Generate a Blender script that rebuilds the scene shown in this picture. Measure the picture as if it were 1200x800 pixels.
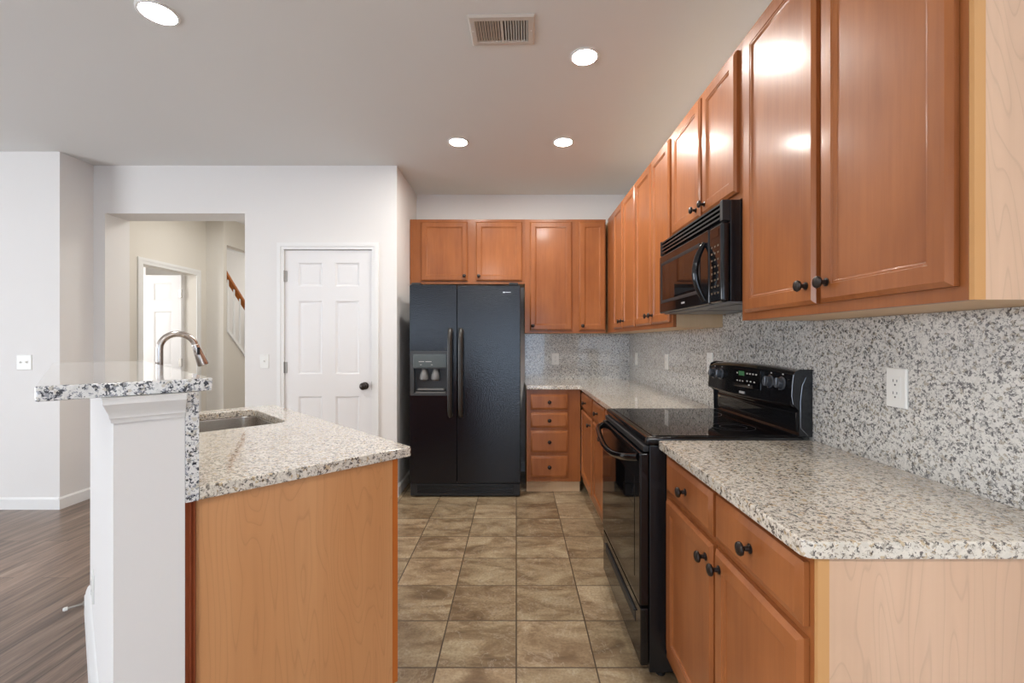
import bpy, bmesh, math, random
from mathutils import Vector, Matrix
random.seed(7)
for o in list(bpy.data.objects):
    bpy.data.objects.remove(o)
SC = bpy.context.scene
COL = SC.collection
PI = math.pi
# ------------------------------------------------------------------ camera, world, light, exposure
CAM_H = 1.286
cam = bpy.data.cameras.new('camera')
cam.sensor_width = 36.0
cam.lens = 525 / 1200 * 36.0
cam.shift_x = -5 / 1200
cam.clip_start = 0.02
camo = bpy.data.objects.new('camera', cam)
COL.objects.link(camo)
camo.location = (0, 0, CAM_H)
camo.rotation_euler = (PI / 2, 0, 0)
SC.camera = camo

vs = SC.view_settings
vs.view_transform = 'Standard'
vs.look = 'None'
vs.gamma = 1.0
vs.exposure = 1.58
vs.use_curve_mapping = False

W = bpy.data.worlds.new('world')
SC.world = W
W.use_nodes = True
W.node_tree.nodes['Background'].inputs[0].default_value = (0.62, 0.78, 1.0, 1)
W.node_tree.nodes['Background'].inputs[1].default_value = 1.5

CAN_STRENGTH = 125.0
LIGHTS = [  # name, location, rotation, size x, size y, watts, colour  (window daylight, then unseen fills added for stairs, hall and near surfaces)
    ('daylight_patio_door', (-0.08, -3.98, 1.08), (PI / 2, 0, PI), 1.80, 1.95, 210, (0.93, 0.97, 1.0)),
    ('daylight_living_window', (-2.65, -3.98, 1.35), (PI / 2, 0, PI), 1.45, 1.55, 125, (0.93, 0.97, 1.0)),
    ('daylight_breakfast_window', (2.85, -3.98, 1.45), (PI / 2, 0, PI), 1.25, 1.2, 140, (0.93, 0.97, 1.0)),
    ('daylight_side_window', (-6.38, -0.2, 1.35), (PI / 2, 0, -PI / 2), 3.0, 1.7, 40, (1.0, 0.98, 0.95)),
    ('daylight_far_room', (-5.0, 3.9, 1.8), (PI / 2, 0, 0), 1.2, 1.6, 11, (1.0, 0.99, 0.97)),
    ('stairwell_fill', (-4.0, 7.9, 2.2), (-PI / 2, 0, 0), 0.9, 1.0, 1.6, (1.0, 0.97, 0.92)),  # unseen fill before a solid end wall, brightens the stairwell
    ('hall_end_fill', (-2.7, 7.9, 1.6), (-PI / 2, 0, 0), 1.0, 1.6, 6, (1.0, 0.98, 0.95)),  # fill light added to brighten the hall, no window behind it
    ('hall_overhead_fill', (-2.75, 4.55, 2.70), (0, 0, 0), 0.4, 0.4, 3.5, (1.0, 0.98, 0.94)),  # added overhead fill for the hall walls, has no fixture
    ('kitchen_fill_light', (-0.55, -1.1, 2.735), (0, 0, 0), 0.3, 0.3, 9.5, (1.0, 0.985, 0.96)),  # added fill behind the camera, lifts end panels and island, no fixture
    ('breakfast_fill_light', (1.5, -1.1, 2.735), (0, 0, 0), 0.3, 0.3, 9.5, (1.0, 0.985, 0.96)),  # second added fill behind the camera for the near faces, no fixture
]
for nm, loc, rot, sx, sy, w, c in LIGHTS:
    L = bpy.data.lights.new(nm, 'AREA')
    L.shape = 'RECTANGLE'
    L.size, L.size_y, L.energy, L.color = sx, sy, w, c
    lo = bpy.data.objects.new(nm, L)
    COL.objects.link(lo)
    lo.location, lo.rotation_euler = loc, rot

# ------------------------------------------------------------------ materials
MATS = {}


def mat(name, color=(0.8, 0.8, 0.8), rough=0.5, metal=0.0, coat=0.0, spec=0.5, emit=None, estr=0.0, coat_rough=0.08):
    m = bpy.data.materials.new(name)
    m.use_nodes = True
    b = m.node_tree.nodes['Principled BSDF']
    b.inputs['Base Color'].default_value = (*color, 1)
    b.inputs['Roughness'].default_value = rough
    b.inputs['Metallic'].default_value = metal
    b.inputs['Coat Weight'].default_value = coat
    b.inputs['Coat Roughness'].default_value = coat_rough
    b.inputs['Specular IOR Level'].default_value = spec
    if emit:
        b.inputs['Emission Color'].default_value = (*emit, 1)
        b.inputs['Emission Strength'].default_value = estr
    MATS[name] = m
    return m


def nodes(m):
    nt = m.node_tree
    return nt, nt.nodes['Principled BSDF']


def nn(nt, typ, **kw):
    n = nt.nodes.new(typ)
    for k, v in kw.items():
        if k.startswith('i_'):
            n.inputs[k[2:].replace('_', ' ')].default_value = v
        else:
            setattr(n, k, v)
    return n


def coords(nt, scale=(1, 1, 1), loc=(0, 0, 0), rot=(0, 0, 0), kind='Object'):
    tc = nn(nt, 'ShaderNodeTexCoord')
    mp = nn(nt, 'ShaderNodeMapping')
    mp.inputs['Scale'].default_value = scale
    mp.inputs['Location'].default_value = loc
    mp.inputs['Rotation'].default_value = rot
    nt.links.new(tc.outputs[kind], mp.inputs[0])
    return mp.outputs[0]


def ramp(nt, fac, stops, interp='LINEAR'):
    r = nn(nt, 'ShaderNodeValToRGB')
    r.color_ramp.interpolation = interp
    els = r.color_ramp.elements
    while len(els) < len(stops):
        els.new(0.5)
    for e, (p, c) in zip(els, stops):
        e.position = p
        e.color = (*c, 1) if len(c) == 3 else c
    nt.links.new(fac, r.inputs[0])
    return r.outputs[0]


def mixc(nt, fac, a, b, blend='MIX'):
    m = nn(nt, 'ShaderNodeMix', data_type='RGBA', blend_type=blend)
    for sock, v in ((m.inputs[0], fac), (m.inputs[6], a), (m.inputs[7], b)):
        if hasattr(v, 'links') or hasattr(v, 'is_linked'):
            nt.links.new(v, sock)
        elif isinstance(v, (int, float)):
            sock.default_value = v
        else:
            sock.default_value = (*v, 1)
    return m.outputs[2]


def g(v):
    return tuple(((c / 255) / 12.92 if c / 255 <= 0.04045 else ((c / 255 + 0.055) / 1.055) ** 2.4) for c in v)


def wall_paint(name, col):
    m = mat(name, col, 0.75, spec=0.25)
    nt, b = nodes(m)
    c = coords(nt, (1, 1, 1))
    n = nn(nt, 'ShaderNodeTexNoise', i_Scale=180.0, i_Detail=3.0)
    nt.links.new(c, n.inputs['Vector'])
    bp = nn(nt, 'ShaderNodeBump', i_Strength=0.06, i_Distance=0.002)
    nt.links.new(n.outputs[0], bp.inputs['Height'])
    nt.links.new(bp.outputs[0], b.inputs['Normal'])
    return m


def wood(name, light, dark, rough=0.3, coat=0.3, streak=(55, 55, 3.0), coat_rough=0.2):
    m = mat(name, light, rough, coat=coat, coat_rough=coat_rough, spec=0.25)
    nt, b = nodes(m)
    c = coords(nt, streak)
    n = nn(nt, 'ShaderNodeTexNoise', i_Scale=1.0, i_Detail=5.0, i_Roughness=0.6, i_Distortion=0.3)
    nt.links.new(c, n.inputs['Vector'])
    c2 = coords(nt, (5, 5, 2.5))
    n2 = nn(nt, 'ShaderNodeTexNoise', i_Scale=1.0, i_Detail=3.0)
    nt.links.new(c2, n2.inputs['Vector'])
    mid = tuple((a + d) / 2 for a, d in zip(light, dark))
    col = ramp(nt, n.outputs[0], [(0.30, mid), (0.62, light)])
    col2 = ramp(nt, n2.outputs[0], [(0.33, dark), (0.68, light)])
    nt.links.new(mixc(nt, 0.5, col, col2), b.inputs['Base Color'])
    return m


def grain_panel(name, light, dark, axis, rough=0.35, coat=0.15):
    """veneer with cathedral grain running up z; axis = horizontal axis of the panel"""
    m = mat(name, light, rough, coat=coat, coat_rough=0.25)
    nt, b = nodes(m)
    sc = [0, 0, 0]
    sc[axis] = 1.0
    sc[2] = 0.14
    c = coords(nt, tuple(sc))
    n = nn(nt, 'ShaderNodeTexNoise', i_Scale=7.5, i_Detail=2.0, i_Roughness=0.45, i_Distortion=0.35)
    nt.links.new(c, n.inputs['Vector'])
    mul = nn(nt, 'ShaderNodeMath', operation='MULTIPLY')
    mul.inputs[1].default_value = 22.0
    nt.links.new(n.outputs[0], mul.inputs[0])
    fr = nn(nt, 'ShaderNodeMath', operation='FRACT')
    nt.links.new(mul.outputs[0], fr.inputs[0])
    line = ramp(nt, fr.outputs[0], [(0.0, (1, 1, 1)), (0.10, (0.25, 0.25, 0.25)), (0.45, (0, 0, 0)), (0.93, (0.1, 0.1, 0.1)), (1.0, (1, 1, 1))])
    c3 = coords(nt, (70, 70, 1.6))
    f = nn(nt, 'ShaderNodeTexNoise', i_Scale=1.0, i_Detail=4.0)
    nt.links.new(c3, f.inputs['Vector'])
    fine = ramp(nt, f.outputs[0], [(0.35, (0.0,) * 3), (0.7, (1.0,) * 3)])
    c4 = coords(nt, (6, 6, 0.3))
    f4 = nn(nt, 'ShaderNodeTexNoise', i_Scale=1.0, i_Detail=2.0)
    nt.links.new(c4, f4.inputs['Vector'])
    base = mixc(nt, ramp(nt, f4.outputs[0], [(0.3, (0,) * 3), (0.75, (0.7,) * 3)]), light, dark)
    base = mixc(nt, mixc(nt, 0.8, fine, (0, 0, 0)), base, tuple(x * 0.86 for x in dark))
    lm = nn(nt, 'ShaderNodeMath', operation='MULTIPLY')
    lm.inputs[1].default_value = 0.28
    nt.links.new(line, lm.inputs[0])
    nt.links.new(mixc(nt, lm.outputs[0], base, tuple(x * 0.62 for x in dark)), b.inputs['Base Color'])
    return m


def granite(name, base, mid, dk, tan, scale=1.0, rough=0.06, a_dark=0.13, a_mid=0.33):
    m = mat(name, base, rough + 0.15, spec=0.4, coat=0.8, coat_rough=0.03)
    nt, b = nodes(m)
    c = coords(nt, (scale,) * 3)
    d = nn(nt, 'ShaderNodeTexNoise', i_Scale=140.0, i_Detail=2.0)
    nt.links.new(c, d.inputs['Vector'])
    vm = nn(nt, 'ShaderNodeMix', data_type='RGBA', blend_type='LINEAR_LIGHT')
    vm.inputs[0].default_value = 0.008
    nt.links.new(c, vm.inputs[6])
    nt.links.new(d.outputs['Color'], vm.inputs[7])
    v1 = nn(nt, 'ShaderNodeTexVoronoi', i_Scale=200.0)
    nt.links.new(vm.outputs[2], v1.inputs['Vector'])
    v2 = nn(nt, 'ShaderNodeTexVoronoi', i_Scale=120.0)
    nt.links.new(vm.outputs[2], v2.inputs['Vector'])
    s1 = nn(nt, 'ShaderNodeSeparateColor')
    nt.links.new(v1.outputs['Color'], s1.inputs[0])
    s2 = nn(nt, 'ShaderNodeSeparateColor')
    nt.links.new(v2.outputs['Color'], s2.inputs[0])
    # cluster the dark grains
    cl = nn(nt, 'ShaderNodeTexNoise', i_Scale=70.0, i_Detail=2.0)
    nt.links.new(c, cl.inputs['Vector'])
    ad = nn(nt, 'ShaderNodeMath', operation='ADD')
    nt.links.new(s1.outputs[0], ad.inputs[0])
    sb = nn(nt, 'ShaderNodeMath', operation='MULTIPLY_ADD')
    sb.inputs[1].default_value = 1.6
    sb.inputs[2].default_value = -0.8
    nt.links.new(cl.outputs[0], sb.inputs[0])
    nt.links.new(sb.outputs[0], ad.inputs[1])
    fine = ramp(nt, ad.outputs[0], [(0.0, dk), (a_dark, dk), (a_dark + 0.02, mid), (a_mid, mid), (a_mid + 0.04, base)], 'LINEAR')
    big = ramp(nt, s2.outputs[1], [(0.0, tan), (0.09, tan), (0.12, (1, 1, 1)), (0.55, (1, 1, 1)), (0.6, (0.86, 0.86, 0.86)), (1.0, (0.94, 0.94, 0.94))])
    nt.links.new(mixc(nt, 1.0, fine, big, 'MULTIPLY'), b.inputs['Base Color'])
    return m


M = {}
M['wall'] = wall_paint('wall_paint', g((228, 225, 222)))
M['ceil'] = wall_paint('ceiling_paint', g((226, 226, 224)))
M['hall'] = wall_paint('hall_paint', g((222, 216, 206)))
M['trim'] = mat('white_trim', g((232, 231, 229)), 0.35)
M['door'] = mat('white_door', g((230, 228, 227)), 0.4)
M['plastic'] = mat('white_plastic', g((232, 231, 226)), 0.35)
M['slot'] = mat('outlet_slot', (0.10, 0.10, 0.10), 0.6)
M['wood'] = wood('maple_stain', g((168, 102, 56)), g((122, 66, 33)), 0.36, 0.35, coat_rough=0.15)
M['woodb'] = M['wood']
M['frame'] = wood('maple_stain_frame', g((164, 98, 52)), g((122, 68, 34)), 0.36, 0.35, coat_rough=0.2)
M['edge'] = wood('pale_maple_edge', g((206, 156, 102)), g((194, 142, 88)), 0.45, 0.1)
M['maple'] = grain_panel('pale_maple_panel', g((216, 180, 151)), g((200, 162, 132)), 0)
M['island'] = grain_panel('honey_maple_panel', g((212, 156, 106)), g((194, 132, 82)), 1, 0.3, 0.25)
M['cherry'] = wood('dark_cherry_trim', g((140, 72, 44)), g((112, 52, 30)), 0.35, 0.2)
M['orange'] = wood('orange_frame_edge', g((196, 112, 48)), g((180, 96, 40)), 0.4, 0.2)
M['carcass'] = wood('cabinet_interior', g((214, 184, 148)), g((200, 166, 128)), 0.5, 0.0)
M['granite'] = granite('granite_top', g((222, 214, 201)), g((178, 168, 154)), g((108, 101, 96)), g((226, 210, 186)))
M['granite_s'] = granite('granite_splash', g((216, 213, 207)), g((166, 164, 160)), g((106, 104, 104)), g((206, 200, 190)), rough=0.06, a_dark=0.12, a_mid=0.36)
M['granite_e'] = granite('granite_bar', g((228, 227, 225)), g((158, 160, 166)), g((58, 60, 68)), g((224, 218, 206)), a_dark=0.15, a_mid=0.32)
M['black'] = mat('black_gloss', (0.006, 0.006, 0.007), 0.08, spec=0.5)
M['blackp'] = mat('black_paint', (0.010, 0.011, 0.013), 0.25)
M['blackm'] = mat('black_matte', (0.012, 0.012, 0.013), 0.5)
M['glass'] = mat('black_glass', (0.004, 0.004, 0.005), 0.03, spec=0.6)
M['grey'] = mat('dark_grey_plastic', (0.045, 0.048, 0.05), 0.35)
M['knobgrey'] = mat('knob_grey', (0.05, 0.055, 0.065), 0.25)
M['badge'] = mat('silver_badge', (0.7, 0.7, 0.72), 0.3, 0.6)
M['print'] = mat('pale_print', (0.45, 0.44, 0.42), 0.5)
M['amber'] = mat('amber_print', (0.10, 0.065, 0.035), 0.5)
M['silver'] = mat('silver_line', (0.32, 0.34, 0.37), 0.25, 0.7)
M['green'] = mat('green_digits', (0.02, 0.08, 0.03), 0.4, emit=(0.12, 0.5, 0.2), estr=0.03)
M['bronze'] = mat('oil_rubbed_bronze', (0.045, 0.036, 0.032), 0.32, 0.75)
M['nickel'] = mat('brushed_nickel', (0.52, 0.47, 0.43), 0.24, 1.0)
M['steel'] = mat('stainless_steel', (0.60, 0.58, 0.55), 0.27, 1.0)
M['hinge'] = mat('nickel_hinge', (0.42, 0.40, 0.37), 0.35, 0.9)
M['hood'] = mat('grey_hood', (0.20, 0.20, 0.20), 0.35, 0.3)
M['vent'] = mat('vent_metal', g((205, 196, 186)), 0.45)
M['ventd'] = mat('vent_duct', (0.07, 0.055, 0.045), 0.8)
M['lamp'] = mat('lamp_lens', (1, 1, 1), 0.5, emit=(1.0, 0.965, 0.91), estr=CAN_STRENGTH)
M['rail'] = wood('oak_handrail', g((190, 112, 44)), g((160, 86, 30)), 0.35, 0.3)

# textured black refrigerator skin
m = mat('black_textured_door', (0.005, 0.006, 0.009), 0.12, spec=0.5)
nt, b = nodes(m)
c = coords(nt)
n = nn(nt, 'ShaderNodeTexNoise', i_Scale=105.0, i_Detail=3.0)
nt.links.new(c, n.inputs['Vector'])
bp = nn(nt, 'ShaderNodeBump', i_Strength=0.5, i_Distance=0.0025)
nt.links.new(n.outputs[0], bp.inputs['Height'])
nt.links.new(bp.outputs[0], b.inputs['Normal'])
M['fridge'] = m

# slate look floor tile
m = mat('slate_tile', (0.4, 0.3, 0.2), 0.32)
nt, b = nodes(m)
c = coords(nt, loc=(0.0, 0.0145, 0))
br = nn(nt, 'ShaderNodeTexBrick', offset=0.0, squash=1.0)
br.inputs['Color1'].default_value = (0, 0, 0, 1)
br.inputs['Color2'].default_value = (1, 1, 1, 1)
br.inputs['Mortar'].default_value = (0.5, 0.5, 0.5, 1)
br.inputs['Scale'].default_value = 1.0
br.inputs['Mortar Size'].default_value = 0.0034
br.inputs['Mortar Smooth'].default_value = 0.3
br.inputs['Brick Width'].default_value = 0.315
br.inputs['Row Height'].default_value = 0.297
nt.links.new(c, br.inputs['Vector'])
sw = nn(nt, 'ShaderNodeMath', operation='MULTIPLY')
sw.inputs[1].default_value = 37.0
nt.links.new(br.outputs['Color'], sw.inputs[0])
n1 = nn(nt, 'ShaderNodeTexNoise', noise_dimensions='4D', i_Scale=5.0, i_Detail=7.0, i_Roughness=0.62, i_Distortion=0.9)
nt.links.new(coords(nt, (0.75, 1.5, 1)), n1.inputs['Vector'])
nt.links.new(sw.outputs[0], n1.inputs['W'])
n2 = nn(nt, 'ShaderNodeTexNoise', noise_dimensions='4D', i_Scale=4.0, i_Detail=5.0, i_Roughness=0.6, i_Distortion=2.2)
nt.links.new(coords(nt, (1, 1, 1)), n2.inputs['Vector'])
nt.links.new(sw.outputs[0], n2.inputs['W'])
n3 = nn(nt, 'ShaderNodeTexNoise', i_Scale=90.0, i_Detail=4.0)
nt.links.new(c, n3.inputs['Vector'])
slate = ramp(nt, n1.outputs[0], [(0.28, g((94, 75, 56))), (0.42, g((138, 117, 91))), (0.53, g((170, 150, 121))), (0.66, g((192, 176, 147))), (0.8, g((214, 203, 180)))])
vein = ramp(nt, n2.outputs[0], [(0.485, (0,) * 3), (0.5, (1,) * 3), (0.515, (0,) * 3)])
vf = nn(nt, 'ShaderNodeMath', operation='MULTIPLY')
vf.inputs[1].default_value = 0.32
nt.links.new(vein, vf.inputs[0])
slate = mixc(nt, vf.outputs[0], slate, g((208, 198, 182)))
slate = mixc(nt, ramp(nt, n3.outputs[0], [(0.42, (0.0,) * 3), (0.7, (0.45,) * 3)]), slate, g((118, 94, 70)))
tone = ramp(nt, br.outputs['Color'], [(0.0, (0.74, 0.70, 0.65)), (0.5, (0.92, 0.93, 0.90)), (1.0, (1.0, 0.96, 0.92))])
slate = mixc(nt, 1.0, slate, tone, 'MULTIPLY')
nt.links.new(mixc(nt, br.outputs['Fac'], slate, g((80, 66, 52))), b.inputs['Base Color'])
bp = nn(nt, 'ShaderNodeBump', i_Strength=0.25, i_Distance=0.004)
hm = nn(nt, 'ShaderNodeMath', operation='SUBTRACT')
nt.links.new(n1.outputs[0], hm.inputs[0])
nt.links.new(br.outputs['Fac'], hm.inputs[1])
nt.links.new(hm.outputs[0], bp.inputs['Height'])
nt.links.new(bp.outputs[0], b.inputs['Normal'])
M['tile'] = m

# grey brown plank floor
m = mat('plank_floor', (0.3, 0.25, 0.2), 0.33)
nt, b = nodes(m)
c = coords(nt, rot=(0, 0, PI / 2))
br = nn(nt, 'ShaderNodeTexBrick', offset=0.37, squash=1.0)
br.inputs['Color1'].default_value = (0, 0, 0, 1)
br.inputs['Color2'].default_value = (1, 1, 1, 1)
br.inputs['Scale'].default_value = 1.0
br.inputs['Mortar Size'].default_value = 0.0012
br.inputs['Brick Width'].default_value = 1.22
br.inputs['Row Height'].default_value = 0.152
nt.links.new(c, br.inputs['Vector'])
sw = nn(nt, 'ShaderNodeMath', operation='MULTIPLY')
sw.inputs[1].default_value = 19.0
nt.links.new(br.outputs['Color'], sw.inputs[0])
n1 = nn(nt, 'ShaderNodeTexNoise', noise_dimensions='4D', i_Scale=1.0, i_Detail=6.0, i_Roughness=0.65, i_Distortion=0.6)
nt.links.new(coords(nt, (26, 2.2, 1)), n1.inputs['Vector'])
nt.links.new(sw.outputs[0], n1.inputs['W'])
pl = ramp(nt, n1.outputs[0], [(0.25, g((66, 54, 47))), (0.42, g((110, 92, 80))), (0.56, g((140, 119, 104))), (0.75, g((168, 150, 134)))])
pl = mixc(nt, 1.0, pl, ramp(nt, br.outputs['Color'], [(0, (0.72, 0.70, 0.68)), (1, (1.05, 1.02, 1.0))]), 'MULTIPLY')
nt.links.new(mixc(nt, br.outputs['Fac'], pl, (0.02, 0.016, 0.013)), b.inputs['Base Color'])
M['plank'] = m


# ------------------------------------------------------------------ mesh helpers
class MB:
    def __init__(s):
        s.bm = bmesh.new()

    def _merge(s, b2, mtx=None):
        if mtx is not None:
            b2.transform(mtx)
        me = bpy.data.meshes.new('t')
        b2.to_mesh(me)
        b2.free()
        s.bm.from_mesh(me)
        bpy.data.meshes.remove(me)
        return s

    def box(s, a, b, bev=0.0, seg=2):
        lo = [min(p, q) for p, q in zip(a, b)]
        hi = [max(p, q) for p, q in zip(a, b)]
        t = bmesh.new()
        bmesh.ops.create_cube(t, size=1.0)
        for v in t.verts:
            v.co = Vector([lo[i] + (v.co[i] + 0.5) * (hi[i] - lo[i]) for i in range(3)])
        if bev > 0:
            bev = min(bev, 0.45 * min(h - l for l, h in zip(lo, hi)))
            bmesh.ops.bevel(t, geom=list(t.edges), offset=bev, segments=seg, profile=0.5, affect='EDGES')
        return s._merge(t)

    def loops(s, rings, cap0=True, cap1=True, closed=True):
        t = bmesh.new()
        R = [[t.verts.new(p) for p in r] for r in rings]
        n = len(R[0])
        for i in range(len(R) - 1):
            for k in range(n if closed else n - 1):
                k2 = (k + 1) % n
                t.faces.new((R[i][k], R[i][k2], R[i + 1][k2], R[i + 1][k]))
        if cap0:
            t.faces.new(R[0])
        if cap1:
            t.faces.new(R[-1])
        bmesh.ops.recalc_face_normals(t, faces=list(t.faces))
        return s._merge(t)

    def panel(s, o, a, b, n, w, h, prof):
        """nested rectangles: o corner, a/b/n axes, prof = [(inset, height), ...]"""
        o, a, b, n = Vector(o), Vector(a), Vector(b), Vector(n)
        rings = []
        for d, z in prof:
            rings.append([o + a * x + b * y + n * z for x, y in ((d, d), (w - d, d), (w - d, h - d), (d, h - d))])
        return s.loops(rings)

    def lathe(s, o, axis, prof, seg=20):
        o, axis = Vector(o), Vector(axis).normalized()
        u = axis.orthogonal().normalized()
        v = axis.cross(u)
        rings = [[o + axis * z + (u * math.cos(2 * PI * k / seg) + v * math.sin(2 * PI * k / seg)) * max(r, 1e-5) for k in range(seg)] for r, z in prof]
        return s.loops(rings)

    def tube(s, pts, rad, seg=12, flat=1.0):
        pts = [Vector(p) for p in pts]
        if not isinstance(rad, (list, tuple)):
            rad = [rad] * len(pts)
        rings = []
        u = None
        for i, p in enumerate(pts):
            t = (pts[min(i + 1, len(pts) - 1)] - pts[max(i - 1, 0)]).normalized()
            u = t.orthogonal().normalized() if u is None else (u - t * u.dot(t)).normalized()
            v = t.cross(u)
            rings.append([p + (u * math.cos(2 * PI * k / seg) + v * math.sin(2 * PI * k / seg) * flat) * rad[i] for k in range(seg)])
        return s.loops(rings)

    def prism(s, poly, z0, z1, holes=(), bev=0.0, plane='XY'):
        t = bmesh.new()

        def P(x, y, z):
            return (x, y, z) if plane == 'XY' else (x, z, y)
        edges = []
        for lp in [poly] + list(holes):
            vv = [t.verts.new(P(x, y, z0)) for x, y in lp]
            edges += [t.edges.new((vv[i], vv[(i + 1) % len(vv)])) for i in range(len(vv))]
        if holes:
            bmesh.ops.triangle_fill(t, use_beauty=True, edges=edges)
        else:
            t.faces.new(t.verts)
        r = bmesh.ops.extrude_face_region(t, geom=list(t.faces))
        d = Vector(P(0, 0, z1 - z0))
        for v in [e for e in r['geom'] if isinstance(e, bmesh.types.BMVert)]:
            v.co += d
        bmesh.ops.recalc_face_normals(t, faces=list(t.faces))
        if bev > 0:
            es = [e for e in t.edges if len(e.link_faces) == 2 and e.calc_face_angle(0) > 0.9]
            bmesh.ops.bevel(t, geom=es, offset=bev, segments=2, profile=0.5, affect='EDGES')
        return s._merge(t)

    def build(s, name, mt, parent=None, world=True, sharp=35):
        me = bpy.data.meshes.new(name)
        if parent is not None and world:
            s.bm.transform(XF[parent.name].inverted())
        s.bm.to_mesh(me)
        s.bm.free()
        for p in me.polygons:
            p.use_smooth = True
        me.set_sharp_from_angle(angle=math.radians(sharp))
        me.materials.append(M[mt] if isinstance(mt, str) else mt)
        o = bpy.data.objects.new(name, me)
        wn = o.modifiers.new('weighted_normals', 'WEIGHTED_NORMAL')
        wn.keep_sharp = True
        wn.weight = 90
        COL.objects.link(o)
        if parent is not None:
            o.parent = parent
            XF[o.name] = XF[parent.name].copy()
        else:
            XF[o.name] = Matrix.Identity(4)
        return o


XF = {}


def tag(o, label=None, cat=None, group=None, kind=None):
    if label:
        o['label'] = label
    if cat:
        o['category'] = cat
    if group:
        o['group'] = group
    if kind:
        o['kind'] = kind
    return o


def thing(name, label, cat, loc, rotz=0.0, group=None, kind=None):
    o = bpy.data.objects.new(name, None)
    o.empty_display_size = 0.1
    COL.objects.link(o)
    o.location = loc
    o.rotation_euler = (0, 0, rotz)
    XF[o.name] = Matrix.Translation(loc) @ Matrix.Rotation(rotz, 4, 'Z')
    return tag(o, label, cat, group, kind)


def struct(name, mb, mt):
    return tag(mb.build(name, mt), kind='structure')


def B(a, b, bev=0.0):
    return MB().box(a, b, bev)


def copy_tree(o, parent=None):
    c = o.copy()
    COL.objects.link(c)
    if parent is not None:
        c.parent = parent
    for ch in list(o.children):
        copy_tree(ch, c)
    return c


# ------------------------------------------------------------------ the setting
CEIL = 2.743
YB = 4.447      # back wall
XR = 1.139      # right wall
YP = 3.713      # wall with the pantry door
XP = -0.99      # side wall beside the refrigerator
YL = 3.44       # left wall facing the camera

tile_poly = [(-.877, 1.074), (-.877, -4.0), (4.2, -4.0), (4.2, .3), (1.2, .3), (1.2, 4.5), (-1.0, 4.5), (-1.0, 3.72), (-2.05, 3.72), (-1.937, 2.134)]
plank_poly = [(-.877, 1.074), (-1.937, 2.134), (-2.05, 3.72), (-2.05, 8.0), (-6.5, 8.0), (-6.5, -4.0), (-.877, -4.0)]
struct('floor_kitchen', MB().prism(tile_poly, -0.06, 0.0), 'tile')
struct('floor_living', MB().prism(plank_poly, -0.06, 0.0), 'plank')
struct('ceiling', B((-6.6, -4.2, CEIL), (4.4, 8.2, CEIL + .1)), 'ceil')
struct('wall_back', B((XP - .1, YB, 0), (XR + .1, YB + .1, CEIL)), 'wall')
struct('wall_right', B((XR, .3, 0), (XR + .1, YB + .1, CEIL)), 'wall')
struct('wall_breakfast_side', MB().box((XR, .2, 0), (4.3, .3, CEIL)).box((4.2, -4.1, 0), (4.3, .2, CEIL)), 'wall')
# wall with the pantry door and the hall opening
OX0, OX1, OZ = -3.409, -2.249, 2.347
DX0, DX1, DZ = -1.921, -1.193, 2.047
wp = MB()
wp.box((-3.505, YP, 0), (OX0, 3.95, CEIL))
wp.box((OX0, YP, OZ), (OX1, 3.95, CEIL))
wp.box((OX1, YP, 0), (DX0, 3.85, CEIL))
wp.box((OX1, 3.85, 0), (OX1 + .12, 3.95, CEIL))
wp.box((DX0, YP, DZ), (DX1, 3.85, CEIL))
wp.box((DX1, YP, 0), (XP, 3.85, CEIL))
wp.box((DX0 - .02, 3.85, 0), (DX1 + .02, 3.87, CEIL))
struct('wall_pantry', wp, 'wall')
struct('wall_refrigerator_side', B((XP - .1, 3.85, 0), (XP, YB, CEIL)), 'wall')
struct('wall_left', MB().box((-6.5, YL, 0), (-3.505, YP + .02, CEIL)), 'wall')
# hall and stair
hl = MB()
HX = -3.6
hl.box((HX - .13, 3.735, 0), (HX, 4.315, CEIL))
hl.box((HX - .13, 4.315, 2.034), (HX, 5.04, CEIL))
hl.box((HX - .13, 5.04, 0), (HX, 5.20, CEIL))
hl.box((HX - .13, 5.20, 0), (-3.40, 5.26, CEIL))
struct('wall_hall_left', hl, 'hall')
st = MB()
sl = 0.31 / 0.35


def strz(y):
    return 1.405 - (y - 5.26) * sl


t_ = [(5.2605, 0), (7.9, 0), (6.80, strz(6.80)), (5.2605, strz(5.2605))]
st.loops([[(-3.50, y, z) for y, z in t_], [(-3.40, y, z) for y, z in t_]])
st.box((-3.50, 5.2605, 2.42), (-3.40, 7.9, CEIL))
struct('wall_stair_side', st, 'hall')
struct('wall_stairwell', MB().box((-4.7, 5.56, 0), (-4.6, 8.0, CEIL)).box((-4.7, 8.0, 0), (-2.0, 8.1, CEIL)), 'wall')
struct('wall_hall_right', B((OX1 + .02, 3.95, 0), (OX1 + .12, 8.0, CEIL)), 'hall')
struct('wall_far_room', MB().box((-6.5, 5.45, 0), (-4.7, 5.55, CEIL)).box((-6.6, YP, 0), (-6.5, 5.5, CEIL)), 'wall')
# room behind the camera
struct('wall_left_side', MB().box((-6.5, -4, 0), (-6.4, -1.8, CEIL)).box((-6.5, 1.4, 0), (-6.4, YL, CEIL)).box((-6.5, -1.8, 0), (-6.4, 1.4, .45)).box((-6.5, -1.8, 2.25), (-6.4, 1.4, CEIL)), 'wall')
rw = MB()
for x0, x1 in ((-6.5, -3.4), (-1.9, -1.0), (.85, 2.2), (3.5, 4.3)):
    rw.box((x0, -4.1, 0), (x1, -4.0, CEIL))
rw.box((-3.4, -4.1, 0), (-1.9, -4, .55)).box((-3.4, -4.1, 2.15), (-1.9, -4, CEIL)).box((-1, -4.1, 2.08), (.85, -4, CEIL))
rw.box((2.2, -4.1, 0), (3.5, -4, .85)).box((2.2, -4.1, 2.08), (3.5, -4, CEIL))
struct('wall_rear', rw, 'wall')


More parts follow.
